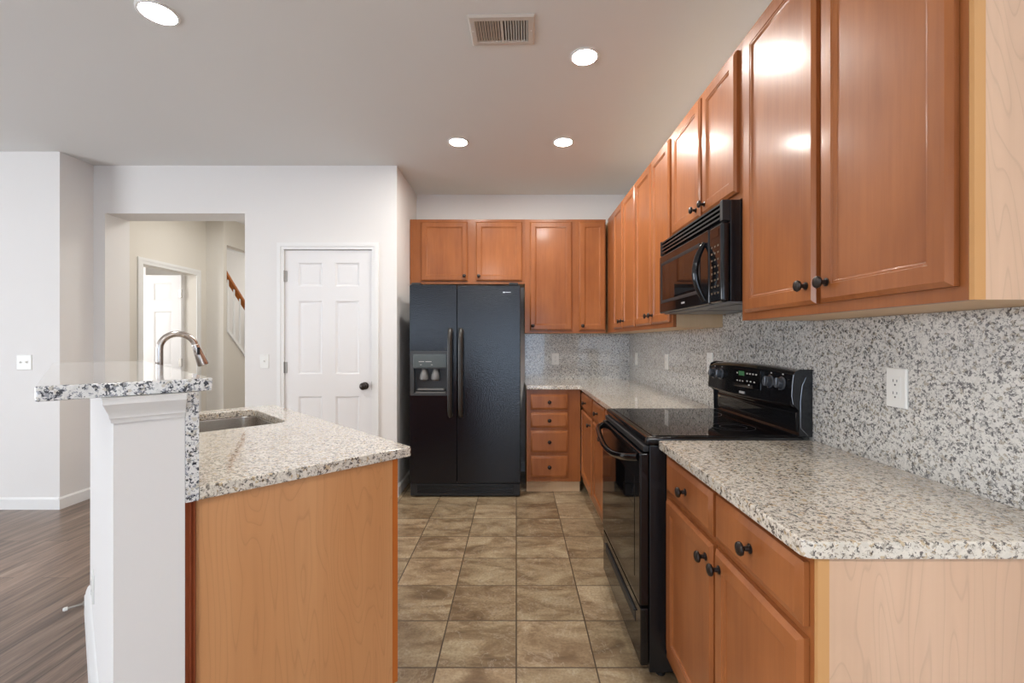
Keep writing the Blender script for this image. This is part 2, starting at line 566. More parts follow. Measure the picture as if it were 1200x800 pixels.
def muntins(name, x0, x1, z0, z1, xs, zs):
    f = MB()
    for x in xs:
        f.box((x - .025, -3.97, z0), (x + .025, -3.94, z1))
    for z in zs:
        f.box((x0, -3.968, z - .02), (x1, -3.942, z + .02))
    struct(name, f, 'trim')


muntins('window_1', -1.0, .85, .03, 2.08, (-.98, -.075, .83), (.05, 2.06))
muntins('window_2', -3.4, -1.9, .55, 2.15, (-3.38, -2.65, -1.92), (.57, 1.35, 2.13))
muntins('window_3', 2.2, 3.5, .85, 2.08, (2.22, 2.85, 3.48), (.87, 1.47, 2.06))

# baseboards
def baseboard(name, segs, h=.09):
    f = MB()
    for (x0, y0), (x1, y1) in segs:
        f.box((x0, y0, 0), (x1, y1, h - .012), .0)
        dx, dy = abs(x1 - x0), abs(y1 - y0)
        if dx > dy:
            yb = max(y0, y1)
            f.loops([[(x, yb, h - .012), (x, min(y0, y1), h - .012), (x, yb - .004, h), (x, yb, h)] for x in (x0, x1)])
        else:
            xb = min(x0, x1)
            f.loops([[(xb, y, h - .012), (max(x0, x1), y, h - .012), (xb + .004, y, h), (xb, y, h)] for y in (y0, y1)])
    return struct(name, f, 'trim')


baseboard('baseboard_left', [((-6.4, YL - .014), (-3.505, YL)), ((-3.505, YL - .014), (-3.491, YP)), ((-3.491, YP - .014), (OX0, YP))])
baseboard('baseboard_pantry', [((OX1, YP - .014), (DX0 - .06, YP)), ((DX1 + .06, YP - .014), (XP, YP))])
baseboard('baseboard_refrigerator_side', [((XP, YP - .014), (XP + .014, YB))])
baseboard('baseboard_back', [((XP + .014, YB - .014), (.087, YB))])


# door casings
def casing(name, x0, x1, z1, y, w=.055):
    f = MB()
    for d0, d1, t in ((0, w - .001, .012), (w * .45, w, .018)):
        f.box((x0 - d1, y - t, 0), (x0 - d0, y, z1 + d1))
        f.box((x1 + d0, y - t, 0), (x1 + d1, y, z1 + d1))
        f.box((x0 - d0, y - t, z1 + d0), (x1 + d0, y, z1 + d1))
    return struct(name, f, 'trim')


casing('trim_1', DX0, DX1, DZ, YP)
f = MB()   # casing of the hall door, on the wall x = HX
for d0, d1, t in ((0, .059, .008), (.03, .06, .012)):
    f.box((HX, 4.315 - d1, 0), (HX + t, 4.315 - d0, 2.034 + d1))
    f.box((HX, 5.04 + d0, 0), (HX + t, 5.04 + d1, 2.034 + d1))
    f.box((HX, 4.315 - d0, 2.034 + d0), (HX + t, 5.04 + d0, 2.034 + d1))
struct('trim_2', f, 'trim')


def six_panel(o, a, n, w, h, t, cols, rows):
    """door slab, o = lower corner on its back, a along the width, n towards the viewer"""
    o, a, n = Vector(o), Vector(a), Vector(n)
    up = Vector((0, 0, 1))
    xs = sorted({0, w} | {c for p in cols for c in p})
    zs = sorted({0, h} | {c for p in rows for c in p})
    f = MB()
    f.panel(o, a, up, n, w, h, [(0, 0), (0, t - .012)])
    for i in range(len(xs) - 1):
        for j in range(len(zs) - 1):
            x0, x1, z0, z1 = xs[i], xs[i + 1], zs[j], zs[j + 1]
            oo = o + a * x0 + up * z0
            if (x0, x1) in cols and (z0, z1) in rows:
                rings = []
                for d, zz in ((0, t), (.012, t - .009), (.022, t - .010), (.04, t - .002)):
                    rings.append([oo + a * x + up * y + n * zz for x, y in ((d, d), (x1 - x0 - d, d), (x1 - x0 - d, z1 - z0 - d), (d, z1 - z0 - d))])
                f.loops(rings, cap0=False)
            else:
                f.panel(oo, a, up, n, x1 - x0, z1 - z0, [(0, t - .012), (0, t)])
    return f


COLS = [(.110, .308), (.418, .616)]
ROWS = [(.21, .820), (1.006, 1.612), (1.733, 1.928)]
d1 = thing('door_1', None, None, (-1.557, 3.74, 0), kind='structure')
DOORW = .722
six_panel((-1.918, 3.752, .010), (1, 0, 0), (0, -1, 0), DOORW, 2.032, .035, COLS, ROWS).build('door_panel', 'door', d1)
kb = MB().lathe((-1.254, 3.717, .919), (0, -1, 0), [(.031, 0), (.031, .005), (.026, .009), (.012, .012), (.011, .028), (.022, .034), (.029, .046), (.030, .056), (.024, .066), (.010, .071), (0, .0715)], 24)
kb.build('door_knob', 'bronze', d1)
for z in (1.827, 1.07, .28):
    MB().lathe((-1.921, 3.706, z - .045), (0, 0, 1), [(.006, 0), (.006, .09), (.003, .094)], 10).box((-1.921, 3.709, z - .045), (-1.900, 3.716, z + .045)).build('hinge', 'hinge', d1)
MB().box((-1.197, 3.709, .885), (-1.1932, 3.7172, .955)).build('strike_plate', 'bronze', d1)

d2 = thing('door_2', None, None, (-3.75, 5.02, 0), kind='structure')
six_panel((-4.462, 5.035, .01), (1, 0, 0), (0, -1, 0), DOORW, 2.015, .035, COLS, ROWS).build('door_panel', 'door', d2)
for z in (1.82, 1.05, .25):
    MB().lathe((-3.734, 4.998, z - .045), (0, 0, 1), [(.007, 0), (.007, .09)], 10).box((-3.76, 4.99, z - .045), (-3.732, 4.999, z + .045)).build('hinge', 'hinge', d2)

# stair rail
sr = thing('stair_railing', 'white balusters under a sloping honey oak handrail seen through the hall opening', 'railing', (-3.43, 5.36, strz(5.36)))
y0, y1 = 5.27, 6.75
h = MB()
h.loops([[(-3.43 + dx, y, strz(y) + .70 + dz) for dx, dz in ((-.03, -.03), (-.034, .0), (-.022, .03), (.0, .036), (.022, .03), (.034, 0), (.03, -.03))] for y in (y0, y1)])
h.build('handrail', 'rail', sr)
h = MB()
h.loops([[(-3.43 + dx, y, strz(y) + dz) for dx, dz in ((-.055, 0), (-.055, .045), (.045, .045), (.045, 0))] for y in (y0, y1)])
h.build('bottom_rail', 'trim', sr)
y = 5.33
while y < 6.7:
    MB().tube([(-3.43, y, strz(y) + .03), (-3.43, y, strz(y) + .20), (-3.43, y, strz(y) + .22), (-3.43, y, strz(y) + .45), (-3.43, y, strz(y) + .70)], [.016, .016, .013, .012, .009], 8).build('baluster', 'trim', sr)
    y += .115


# ------------------------------------------------------------------ cabinet doors and knobs
def knob(parent, p, n):
    MB().lathe(p, n, [(.011, 0), (.011, .002), (.0065, .004), (.0055, .014), (.009, .018), (.0155, .021), (.0165, .025), (.0145, .029), (.008, .0318), (0, .0325)], 18).build('knob', 'bronze', parent)


DOOR_PROF = [(0, 0), (0, .011), (.002, .0125), (.009, .0175), (.011, .019), (.047, .019), (.049, .0165), (.053, .016), (.058, .0105), (.06, .010)]
DRAW_PROF = [(0, 0), (0, .011), (.002, .0125), (.016, .0185), (.018, .019)]


def front(parent, fr, x0, x1, z0, z1, kn=None, drawer=False, mt='wood'):
    o, a, n = Vector(fr[0]), Vector(fr[1]), Vector(fr[2])
    p = o + a * x0 + Vector((0, 0, z0)) + n * .001
    d = MB().panel(p, a, (0, 0, 1), n, x1 - x0, z1 - z0, DRAW_PROF if drawer else DOOR_PROF).build('drawer' if drawer else 'door', mt, parent)
    if kn:
        knob(d, o + a * kn[0] + Vector((0, 0, kn[1])) + n * .020, n)
    return d


def abox(fr, x0, x1, z0, z1, d0, d1, bev=0.0):
    """box in a cabinet frame; d measured outwards from the face-frame plane"""
    o, a, n = Vector(fr[0]), Vector(fr[1]), Vector(fr[2])
    p = o + a * x0 + n * d0 + Vector((0, 0, z0))
    q = o + a * x1 + n * d1 + Vector((0, 0, z1))
    return MB().box(p, q, bev)


def cabinet(name, label, group, fr, x0, x1, z0, z1, depth, doors=(), drawers=(), toe=False, bx=None, frame_x=None):
    o, a, n = Vector(fr[0]), Vector(fr[1]), Vector(fr[2])
    base = o + a * ((x0 + x1) / 2) + n * (-depth / 2)
    r = thing(name, label, 'cabinet', (base.x, base.y, 0 if toe else z0), group=group)
    b0, b1 = bx if bx else (x0, x1)
    abox(fr, b0, b1, z0, z1, -depth, -.0195).build('body', 'carcass', r)
    f0, f1 = frame_x if frame_x else (x0, x1)
    abox(fr, f0, f1, z0, z1, -.019, 0, .0008).build('face_frame', 'frame', r)
    if toe:
        abox(fr, b0, b1, 0, z0, -depth, -.045).build('toe_kick', 'carcass', r)
    for d in doors:
        front(r, fr, *d)
    for d in drawers:
        front(r, fr, *d, drawer=True)
    return r


# right-hand runs: face x, along +Y, facing -X
FU = ((.85, 0, 0), (0, 1, 0), (-1, 0, 0))
FB = ((.565, 0, 0), (0, 1, 0), (-1, 0, 0))
BU = ((0, 4.157, 0), (1, 0, 0), (0, -1, 0))
BB = ((0, 3.80, 0), (1, 0, 0), (0, -1, 0))
UZ0, UZ1 = 1.364, 2.418
GU = 'maple wall cabinets'
GB = 'maple base cabinets'
UD = XR - .85 - .001
c = cabinet('wall_cabinet', 'nearest two-door wall cabinet, above the bare right-hand counter, with pale end panel', GU, FU, .842, 1.684, UZ0, UZ1, UD,
            doors=[(.858, 1.231, 1.392, 2.393, (1.20, 1.445)), (1.252, 1.644, 1.392, 2.393, (1.285, 1.445))])
MB().box((.8725, .833, UZ0), (XR - .001, .8415, UZ1)).build('end_panel', 'maple', c)
MB().box((.8505, .832, UZ0), (.872, .8415, UZ1)).build('edge_strip', 'edge', c)
cabinet('wall_cabinet', 'short two-door wall cabinet directly above the black microwave', GU, FU, 1.6845, 2.4295, 1.826, UZ1, UD,
        doors=[(1.703, 2.012, 1.852, 2.393, (1.978, 1.892)), (2.036, 2.402, 1.852, 2.393, (2.072, 1.892))])
c = cabinet('wall_cabinet', 'tall two-door wall cabinet on the right wall just beyond the microwave', GU, FU, 2.43, 3.1495, UZ0, UZ1, UD,
            doors=[(2.45, 2.768, 1.392, 2.393, (2.738, 1.445)), (2.788, 3.135, 1.392, 2.393, (2.818, 1.445))])
cabinet('wall_cabinet', 'farthest two-door wall cabinet on the right wall, running into the back corner', GU, FU, 3.15, YB - .002, UZ0, UZ1, UD,
        doors=[(3.168, 3.505, 1.392, 2.393, (3.475, 1.445)), (3.53, 3.842, 1.392, 2.393, (3.56, 1.445))], frame_x=(3.15, 4.155))
cabinet('wall_cabinet', 'short two-door wall cabinet above the black refrigerator', GU, BU, -.986, .0795, 1.82, UZ1, YB - 4.157 - .001,
        doors=[(-.883, -.449, 1.846, 2.393, (-.478, 1.889)), (-.374, .055, 1.846, 2.393, (-.346, 1.889))])
cabinet('wall_cabinet', 'tall two-door wall cabinet on the back wall, right of the refrigerator', GU, BU, .08, .8295, UZ0, UZ1, YB - 4.157 - .001,
        doors=[(.126, .516, 1.390, 2.393, (.153, 1.43)), (.583, .826, 1.390, 2.393, (.612, 1.43))])

c = cabinet('base_cabinet', 'nearest base cabinet with two drawers over two doors, right of the range', GB, FB, .850, 1.684, .10, .8805, XR - .565 - .022,
            doors=[(.862, 1.239, .155, .715, (1.205, .672)), (1.257, 1.64, .155, .715, (1.29, .667))],
            drawers=[(.862, 1.239, .738, .862, (1.045, .803)), (1.257, 1.64, .738, .862, (1.445, .80))], toe=True)
MB().box((.5875, .841, 0), (XR - .021, .8495, .8805)).build('end_panel', 'maple', c)
MB().box((.5655, .840, .0), (.587, .8495, .8805)).build('edge_strip', 'edge', c)
cabinet('base_cabinet', 'base cabinet with drawers over doors along the right wall, beyond the range', GB, FB, 2.4315, 3.799, .10, .8805, XR - .565 - .022,
        doors=[(2.45, 2.775, .155, .715, (2.74, .667)), (2.81, 3.215, .155, .715, (2.845, .667)), (3.27, 3.772, .155, .715, (3.30, .667))],
        drawers=[(2.45, 2.775, .738, .862, (2.61, .80)), (2.81, 3.215, .738, .862, (3.01, .80)), (3.27, 3.772, .738, .862, (3.52, .80))], toe=True)
dr = []
for za, zb in ((.710, .840), (.559, .683), (.350, .530), (.141, .318)):
    dr.append((.122, .436, za, zb, (.279, (za + zb) / 2)))
cabinet('base_cabinet', 'stack of four drawers in a base cabinet on the back wall beside the refrigerator', GB, BB, .087, .5445, .10, .8805, YB - 3.80 - .022, drawers=dr, toe=True)

# ------------------------------------------------------------------ worktops and splashbacks


def rounded(poly, rad, seg=6):
    """poly with given corner radii (0 = sharp)"""
    out = []
    n = len(poly)
    for i, p in enumerate(poly):
        r = rad[i] if isinstance(rad, (list, tuple)) else rad
        p = Vector(p)
        if r <= 0:
            out.append(tuple(p))
            continue
        a = (Vector(poly[i - 1]) - p).normalized()
        b = (Vector(poly[(i + 1) % n]) - p).normalized()
        half = a.angle(b) / 2
        L = r / math.tan(half)
        cc = p + (a + b).normalized() * (r / math.sin(half))
        s, e = p + a * L - cc, p + b * L - cc
        a0, a1 = math.atan2(s.y, s.x), math.atan2(e.y, e.x)
        dlt = (a1 - a0 + PI) % (2 * PI) - PI
        for k in range(seg + 1):
            t = a0 + dlt * k / seg
            out.append((cc.x + r * math.cos(t), cc.y + r * math.sin(t)))
    return out


CT0, CT1 = .881, .915
SP = XR - .02
pl = rounded([(.535, .830), (SP - .001, .830), (SP - .001, 1.6835), (.535, 1.6835)], [.022, 0, 0, 0])
tag(MB().prism(pl, CT0, CT1, bev=.005).build('countertop', 'granite'), 'speckled granite countertop nearest the camera, right of the black range', 'countertop', 'granite countertops')
pl = rounded([(.082, YB - .021), (.082, 3.77), (.535, 3.77), (.535, 2.4315), (SP - .001, 2.4315), (SP - .001, YB - .021)], [0, .01, .02, .0, 0, 0])
tag(MB().prism(pl, CT0, CT1, bev=.005).build('countertop', 'granite'), 'L-shaped speckled granite countertop in the far back corner, beyond the range', 'countertop', 'granite countertops')
tag(MB().box((SP, .842, CT0), (XR - .0005, YB - .021, UZ0 - .001)).box((SP, 1.686, UZ0 - .001), (XR - .0005, 2.428, 1.43)).build('backsplash', 'granite_s'),
    'grey speckled granite backsplash covering the right wall behind the range', 'backsplash', 'granite backsplashes')
tag(MB().box((.087, YB - .02, CT0), (XR - .001, YB - .0005, UZ0 - .001)).build('backsplash', 'granite_s'),
    'grey speckled granite backsplash on the back wall right of the refrigerator', 'backsplash', 'granite backsplashes')


# ------------------------------------------------------------------ outlets and switches
def wall_plate(label, o, a, n, w=.072, h=.115, kind='outlet', gang=1, cat='outlet', group='white wall outlets'):
    o, a, n = Vector(o), Vector(a), Vector(n)
    up = Vector((0, 0, 1))
    r = thing('wall_outlet' if kind == 'outlet' else 'light_switch', label, cat, o, group=group)
    p = o - a * (w / 2) - up * (h / 2)
    MB().panel(p, a, up, n, w, h, [(0, 0), (0, .003), (.004, .006), (.005, .0062)]).build('cover_plate', 'plastic', r)
    for k in range(gang):
        cx = (k - (gang - 1) / 2) * .046
        if kind == 'outlet':
            q = o + a * (cx - .0165) - up * .033
            MB().panel(q, a, up, n, .033, .066, [(0, .0062), (0, .0075), (.001, .008)]).build('receptacle', 'plastic', r)
            s = MB()
            for dz in (-.018, .018):
                for dx, hh in ((-.0065, .008), (.0065, .007)):
                    s.panel(o + a * (cx + dx - .0012) + up * (dz + .003 - hh / 2), a, up, n, .0024, hh, [(0, .008), (0, .0084)])
                s.lathe(o + a * cx + up * (dz - .009) + n * .008, n, [(.0028, 0), (.0028, .0004)], 10)
            s.build('slots', 'slot', r)
        else:
            s = MB()
            s.panel(o + a * (cx - .006) - up * .012, a, up, n, .012, .024, [(0, .0062), (0, .007)])
            s.loops([[o + a * (cx + dx) + up * dz + n * dn for dz, dn in ((-.006, .007), (.002, .007), (.011, .015), (.006, .017))] for dx in (-.004, .004)])
            s.build('toggle', 'plastic', r)
    return r


RW = ((0, -1, 0), (-1, 0, 0))
wall_plate('white outlet on the granite right of the range, nearest of the backsplash outlets', (SP - .0002, 1.314, 1.150), *RW)
wall_plate('white outlet on the right backsplash half hidden behind the range console', (SP - .0002, 2.585, 1.165), *RW)
wall_plate('white outlet on the right backsplash midway between range and back corner', (SP - .0002, 3.33, 1.135), *RW)
wall_plate('white outlet on the right backsplash nearest the back corner', (SP - .0002, 4.17, 1.125), *RW)
wall_plate('white outlet on the back backsplash near the refrigerator', (.385, YB - .0202, 1.115), (1, 0, 0), (0, -1, 0))
wall_plate('double white light switch on the far left wall above the bar top', (-3.775, YL - .0002, 1.125), (1, 0, 0), (0, -1, 0), w=.115, kind='switch', gang=2, cat='light switch', group='white light switches')
wall_plate('single white light switch between the hall opening and the white pantry door', (-2.085, YP - .0002, 1.122), (1, 0, 0), (0, -1, 0), kind='switch', cat='light switch', group='white light switches')

# ------------------------------------------------------------------ ceiling lights and vent


def can(x, y, r, label):
    t = thing('recessed_light', label, 'ceiling light', (x, y, CEIL), group='recessed ceiling lights')
    MB().lathe((x, y, CEIL), (0, 0, -1), [(r + .014, .0003), (r + .014, .003), (r + .009, .007), (r + .001, .007), (r, .0045), (r - .001, .0004)], 40).build('trim_ring', 'trim', t)
    MB().lathe((x, y, CEIL), (0, 0, -1), [(r - .0005, .0045), (r - .0005, .0056), (r - .004, .0062), (0, .0064)], 40).build('lens', 'lamp', t)


can(-1.587, 1.985, .068, 'glowing round recessed ceiling light at the top left, above the bar')
can(.349, 2.29, .061, 'glowing recessed ceiling light right of the ceiling vent, nearest the wall cabinets')
can(-.423, 3.269, .061, 'glowing recessed ceiling light in front of the refrigerator, left of the far pair')
can(.3425, 3.269, .061, 'glowing recessed ceiling light of the far pair, nearer the back corner cabinets')

vt = thing('ceiling_vent', 'rectangular louvred metal air vent in the ceiling', 'air vent', (-.066, 2.095, CEIL), math.radians(-1.5))
hw, hh = .152, .102
rg = []
for d, z in ((0, -.0003), (0, -.003), (.008, -.010), (.030, -.010), (.033, -.006), (.033, -.0003)):
    rg.append([(x, y, z) for x, y in ((-hw + d, -hh + d), (hw - d, -hh + d), (hw - d, hh - d), (-hw + d, hh - d))])
MB().loops(rg, cap0=False, cap1=False).build('frame', 'vent', vt, world=False)
MB().box((-hw + .03, -hh + .03, -.002), (hw - .03, hh - .03, -.0005)).build('duct_backing', 'ventd', vt, world=False)
MB().box((-.006, -hh + .032, -.0095), (.006, hh - .032, -.004)).build('divider', 'vent', vt, world=False)
for sgn in (-1, 1):
    for k in range(9):
        x = sgn * (.0155 + k * .0122)
        dx = sgn * .0035
        MB().loops([[(x - dx, yy, -.0022), (x - dx + .0012, yy, -.0022), (x + dx + .0012, yy, -.0095), (x + dx, yy, -.0095)] for yy in (-hh + .031, hh - .031)]).build('louvre', 'vent', vt, world=False)
for x in (-hw + .016, hw - .016):
    MB().lathe((x, -.005, -.0099), (0, 0, -1), [(.004, 0), (.003, .0015), (0, .002)], 10).build('screw', 'trim', vt, world=False)

# ------------------------------------------------------------------ refrigerator
fx0, fx1, fs, fy = -.878, .035, -.489, 3.689
rf = thing('refrigerator', 'black side-by-side refrigerator with ice dispenser, against the back wall', 'refrigerator', ((fx0 + fx1) / 2, 4.05, 0))
MB().box((fx0 + .006, 3.765, .02), (fx1 - .006, YB - .03, 1.735), .006).build('cabinet_body', 'blackp', rf)
DH = [(-.862, .852), (-.562, .852), (-.562, 1.198), (-.862, 1.198)]
lft = MB().prism(rounded([(fx0, .118), (fs - .003, .118), (fs - .003, 1.75), (fx0, 1.75)], .006, 3), fy, 3.758, holes=[DH], plane='XZ')
lft = lft.build('freezer_door', 'fridge', rf)
lft['label'] = 'left freezer door with ice and water dispenser'
rgt = MB().box((fs + .003, fy, .118), (fx1, 3.758, 1.75), .007).build('refrigerator_door', 'fridge', rf)
# dispenser
bz = MB().prism(rounded([(-.872, .842), (-.552, .842), (-.552, 1.209), (-.872, 1.209)], .008, 3), fy - .010, fy - .0003, holes=[[(-.842, .862), (-.574, .862), (-.574, 1.064), (-.842, 1.064)]], plane='XZ')
bz.box((-.846, fy, .856), (-.842, fy + .062, 1.075)).box((-.574, fy, .856), (-.570, fy + .062, 1.075)).box((-.846, fy + .058, .856), (-.570, fy + .062, 1.075)).box((-.846, fy, .856), (-.570, fy + .062, .862)).box((-.846, fy, 1.064), (-.57, fy + .062, 1.075))
bz = bz.build('dispenser_bezel', 'grey', lft)
cp = MB().panel((-.845, fy - .0102, 1.072), (1, 0, 0), (0, 0, 1), (0, -1, 0), .272, .108, [(0, 0), (0, .003), (.004, .005)]).build('dispenser_control_panel', mat('grey_gloss', (0.085, 0.10, 0.10), 0.25), lft)
tx = MB()
for i, (x0, x1, z) in enumerate(((-.80, -.755, 1.118), (-.745, -.695, 1.118), (-.79, -.775, 1.093), (-.70, -.685, 1.093))):
    tx.box((x0, fy - .0158, z), (x1, fy - .0151, z + (.006 if i < 2 else .004)))
tx.build('control_print', 'print', lft)
for x in (-.762, -.667):
    MB().lathe((x, fy + .03, 1.062), (0, -.25, -1), [(.020, 0), (.024, .02), (.034, .055), (.036, .085), (.028, .1), (0, .104)], 16).build('dispenser_paddle', mat('paddle_grey', (0.16, 0.155, 0.15), 0.3), lft)
MB().box((-.815, fy + .004, .884), (-.595, fy + .05, .898), .003).box((-.83, fy + .0, .8625), (-.585, fy + .055, .870)).build('drip_tray', mat('tray_grey', (0.20, 0.195, 0.185), 0.35), lft)
# handles
for hx, par in ((-.540, lft), (-.452, rgt)):
    pts = [(hx, fy - .0005, .672), (hx, fy - .030, .690), (hx, fy - .048, .74), (hx, fy - .050, .86), (hx, fy - .050, 1.20), (hx, fy - .048, 1.30), (hx, fy - .032, 1.362), (hx, fy - .0005, 1.385)]
    MB().tube(pts, [.020, .021, .0215, .0215, .0215, .0215, .021, .020], 12, .75).build('handle', 'bronze' if False else mat('handle_black', (0.03, 0.027, 0.024), 0.28), par)
MB().box((-.110, fy - .0018, 1.686), (-.094, fy - .0002, 1.695), .0008).box((-.092, fy - .0014, 1.6895), (-.045, fy - .0002, 1.6935)).build('badge', 'badge', rgt)
gr = MB().box((fx0 + .004, 3.70, .012), (fx1 - .004, 3.765, .112), .005)
gr = gr.build('toe_grille', 'blackm', rf)
lv = MB()
for k in range(5):
    lv.box((fx0 + .06, 3.694, .036 + k * .014), (fx1 - .06, 3.7005, .042 + k * .014), .001)
lv.build('grille_louvres', 'blackp', gr)
for x in (fx0 + .012, fx1 - .095):
    MB().box((x, 3.70, 1.7505), (x + .075, 3.80, 1.772), .004).build('hinge_cover', 'blackm', rf)
for x in (fx0 + .04, fx1 - .04):
    for y in (3.80, 4.35):
        MB().lathe((x, y, 0.0), (0, 0, 1), [(.02, 0), (.02, .02)], 12).build('foot', 'blackm', rf)

# ------------------------------------------------------------------ range
Y0, Y1 = 1.690, 2.424
rn = thing('range_cooker', 'black freestanding electric range with glass cooktop between the two granite counters', 'range', (.79, (Y0 + Y1) / 2, 0))
MB().box((.503, Y0 + .002, .035), (1.105, Y1 - .002, .893), .004).build('oven_body', 'blackp', rn)
ctop = MB().box((.488, Y0, .8935), (1.085, Y1, .925), .010, 3).build('cooktop', 'black', rn)
MB().box((.520, Y0 + .022, .9252), (1.045, Y1 - .022, .9275), .001).build('glass_surface', 'glass', ctop)
for x, y, r in ((.66, Y0 + .19, .105), (.66, Y1 - .19, .085), (.91, Y0 + .19, .085), (.91, Y1 - .19, .105)):
    for rr in (r, r * .62):
        MB().lathe((x, y, .9274), (0, 0, 1), [(rr - .0015, 0), (rr - .0015, .0003), (rr, .0003), (rr, 0)], 48).build('burner_ring', 'grey', ctop)
MB().box((.480, Y0 + .004, .868), (.503, Y1 - .004, .892), .004).build('vent_trim', 'blackm', rn)
dd = MB().box((.466, Y0 + .003, .285), (.502, Y1 - .003, .864), .007, 3).build('oven_door', 'black', rn)
MB().box((.4645, Y0 + .075, .365), (.4665, Y1 - .075, .755), .0008).build('oven_window', 'glass', dd)
pts, N = [], 24
for k in range(N + 1):
    t = k / N
    y = Y0 + .028 + t * (Y1 - Y0 - .056)
    s = math.sin(PI * t)
    e = min(1, min(t, 1 - t) / .07)
    pts.append((.466 - .032 * (e ** .5) - .022 * s, y, .842 - .045 * s))
MB().tube(pts, .0125, 12, 1.25).build('oven_handle', 'black', dd)
dw = MB().box((.470, Y0 + .004, .058), (.502, Y1 - .004, .276), .007, 3).build('storage_drawer', 'black', rn)
MB().box((.4685, Y0 + .075, .184), (.4705, Y1 - .075, .226), .0008).box((.462, Y0 + .075, .226), (.4705, Y1 - .075, .232), .002).build('drawer_pull', 'blackm', dw)
for y in (Y0 + .05, Y1 - .05):
    for x in (.56, 1.05):
        MB().lathe((x, y, 0), (0, 0, 1), [(.018, 0), (.018, .036)], 12).build('foot', 'blackm', rn)
# backguard: profile (x, z) lofted along y with a bowed console
rings = []
NB = 16
for k in range(NB + 1):
    t = k / NB
    y = Y0 + .004 + t * (Y1 - Y0 - .008)
    bow = 1 - (2 * t - 1) ** 2
    zt = 1.172 + .012 * bow
    zb = 1.040 - .012 * bow
    rings.append([(1.116, y, .9255), (1.116, y, zt), (1.075, y, zt + .003), (1.057, y, zt - .003), (1.047, y, zt - .014), (1.036, y, zb + .012), (1.040, y, zb + .002), (1.052, y, zb - .003), (1.078, y, zb - .006), (1.080, y, zb - .022), (1.082, y, .94), (1.072, y, .9285), (1.072, y, .9255)])
bg = MB().loops(rings).build('control_console', 'black', rn)
for y0_, y1_ in ((Y0 - .0005, Y0 + .004), (Y1 - .004, Y1 + .0005)):
    ep = [(1.118, .9255), (1.118, 1.180), (1.070, 1.180), (1.052, 1.172), (1.044, 1.150), (1.040, 1.075), (1.046, 1.045), (1.066, 1.025), (1.068, .9255)]
    MB().prism(ep, y0_, y1_, plane='XZ', bev=.0012).build('console_end_cap', 'blackp', bg)
MB().tube([(1.100, Y0 - .0012, .93), (1.072, Y0 - .0012, .96), (1.071, Y0 - .0012, 1.06), (1.078, Y0 - .0012, 1.12), (1.092, Y0 - .0012, 1.150)], .0013, 6).build('modelled_edge_highlight', 'silver', bg)  # silver tube modelled in place of the curved highlight on the console end
MB().tube([(1.0455, Y0 - .001, 1.160), (1.0405, Y0 - .001, 1.12), (1.0385, Y0 - .001, 1.08), (1.044, Y0 - .001, 1.048)], .0014, 6).build('modelled_edge_highlight', 'silver', bg)  # likewise a highlight put in as geometry, along the console's front edge
lp = MB().panel((1.083, Y0 + .03, .94), (0, 1, 0), (0, 0, 1), (-1, 0, 0), Y1 - Y0 - .06, .075, [(0, 0), (0, .004), (.006, .008), (.012, .008), (.02, .005)]).build('lower_panel', 'black', bg)
nrm = Vector((-1, 0, .10)).normalized()
YC = (Y0 + Y1) / 2


def cx_at(z):
    return 1.036 + (z - 1.05) * .11 / 1.12 + .0


for dy in (-.30, -.22, .22, .30):
    z = 1.122
    k = MB().lathe((cx_at(z) - .001, YC + dy, z), nrm, [(.027, 0), (.027, .004), (.022, .006), (.0205, .022), (.019, .024), (0, .0245)], 24).build('burner_knob', 'knobgrey', bg)
    p = Vector((cx_at(z), YC + dy, z)) + nrm * .0236
    MB().box((p.x - .003, p.y - .003, p.z - .019), (p.x + .001, p.y + .003, p.z + .019), .001).build('knob_pointer', 'silver', k)
dsp = MB().box((cx_at(1.12) - .006, YC - .155, 1.077), (cx_at(1.12) + .008, YC + .085, 1.160), .002).build('display_panel', 'glass', bg)
xx = cx_at(1.12) - .0064
MB().box((xx, YC - .02, 1.130), (xx + .0006, YC + .03, 1.150)).build('clock_display', 'green', dsp)
bt = MB()
for (dy, z) in ((-.045, 1.142), (-.07, 1.142), (-.095, 1.142), (-.12, 1.142), (-.045, 1.108), (-.075, 1.108), (-.105, 1.108), (-.06, 1.092), (.045, 1.14), (.045, 1.105), (.02, 1.105), (-.005, 1.105)):
    bt.box((xx, YC + dy - .006, z - .003), (xx + .0006, YC + dy + .006, z + .003))
bt.build('touch_buttons', 'print', dsp)
mk = MB()
for dy in (-.30, -.22, .22, .30):
    mk.box((cx_at(1.157) - .0012, YC + dy - .004, 1.155), (cx_at(1.157) + .001, YC + dy + .004, 1.160))
mk.build('knob_marks', 'print', bg)
MB().box((cx_at(1.06) - .0035, YC - .022, 1.048), (cx_at(1.06) + .002, YC + .022, 1.058), .001).build('badge', 'badge', bg)

# ------------------------------------------------------------------ microwave
mz0, mz1 = 1.432, 1.822
mw = thing('microwave', 'black over-the-range microwave with arched handle, below the short wall cabinet', 'microwave', (.95, YC, mz0))
MB().box((.808, Y0, mz0 + .006), (SP - .001, Y1, mz1), .003).build('microwave_body', 'blackp', mw)
MB().box((.80, Y0 + .004, mz0 - .0), (SP - .004, Y1 - .004, mz0 + .0055), .001).box((.86, Y0 + .06, mz0 - .003), (1.06, Y0 + .32, mz0), .001).box((.86, Y1 - .32, mz0 - .003), (1.06, Y1 - .06, mz0), .001).build('hood_underside', 'hood', mw)
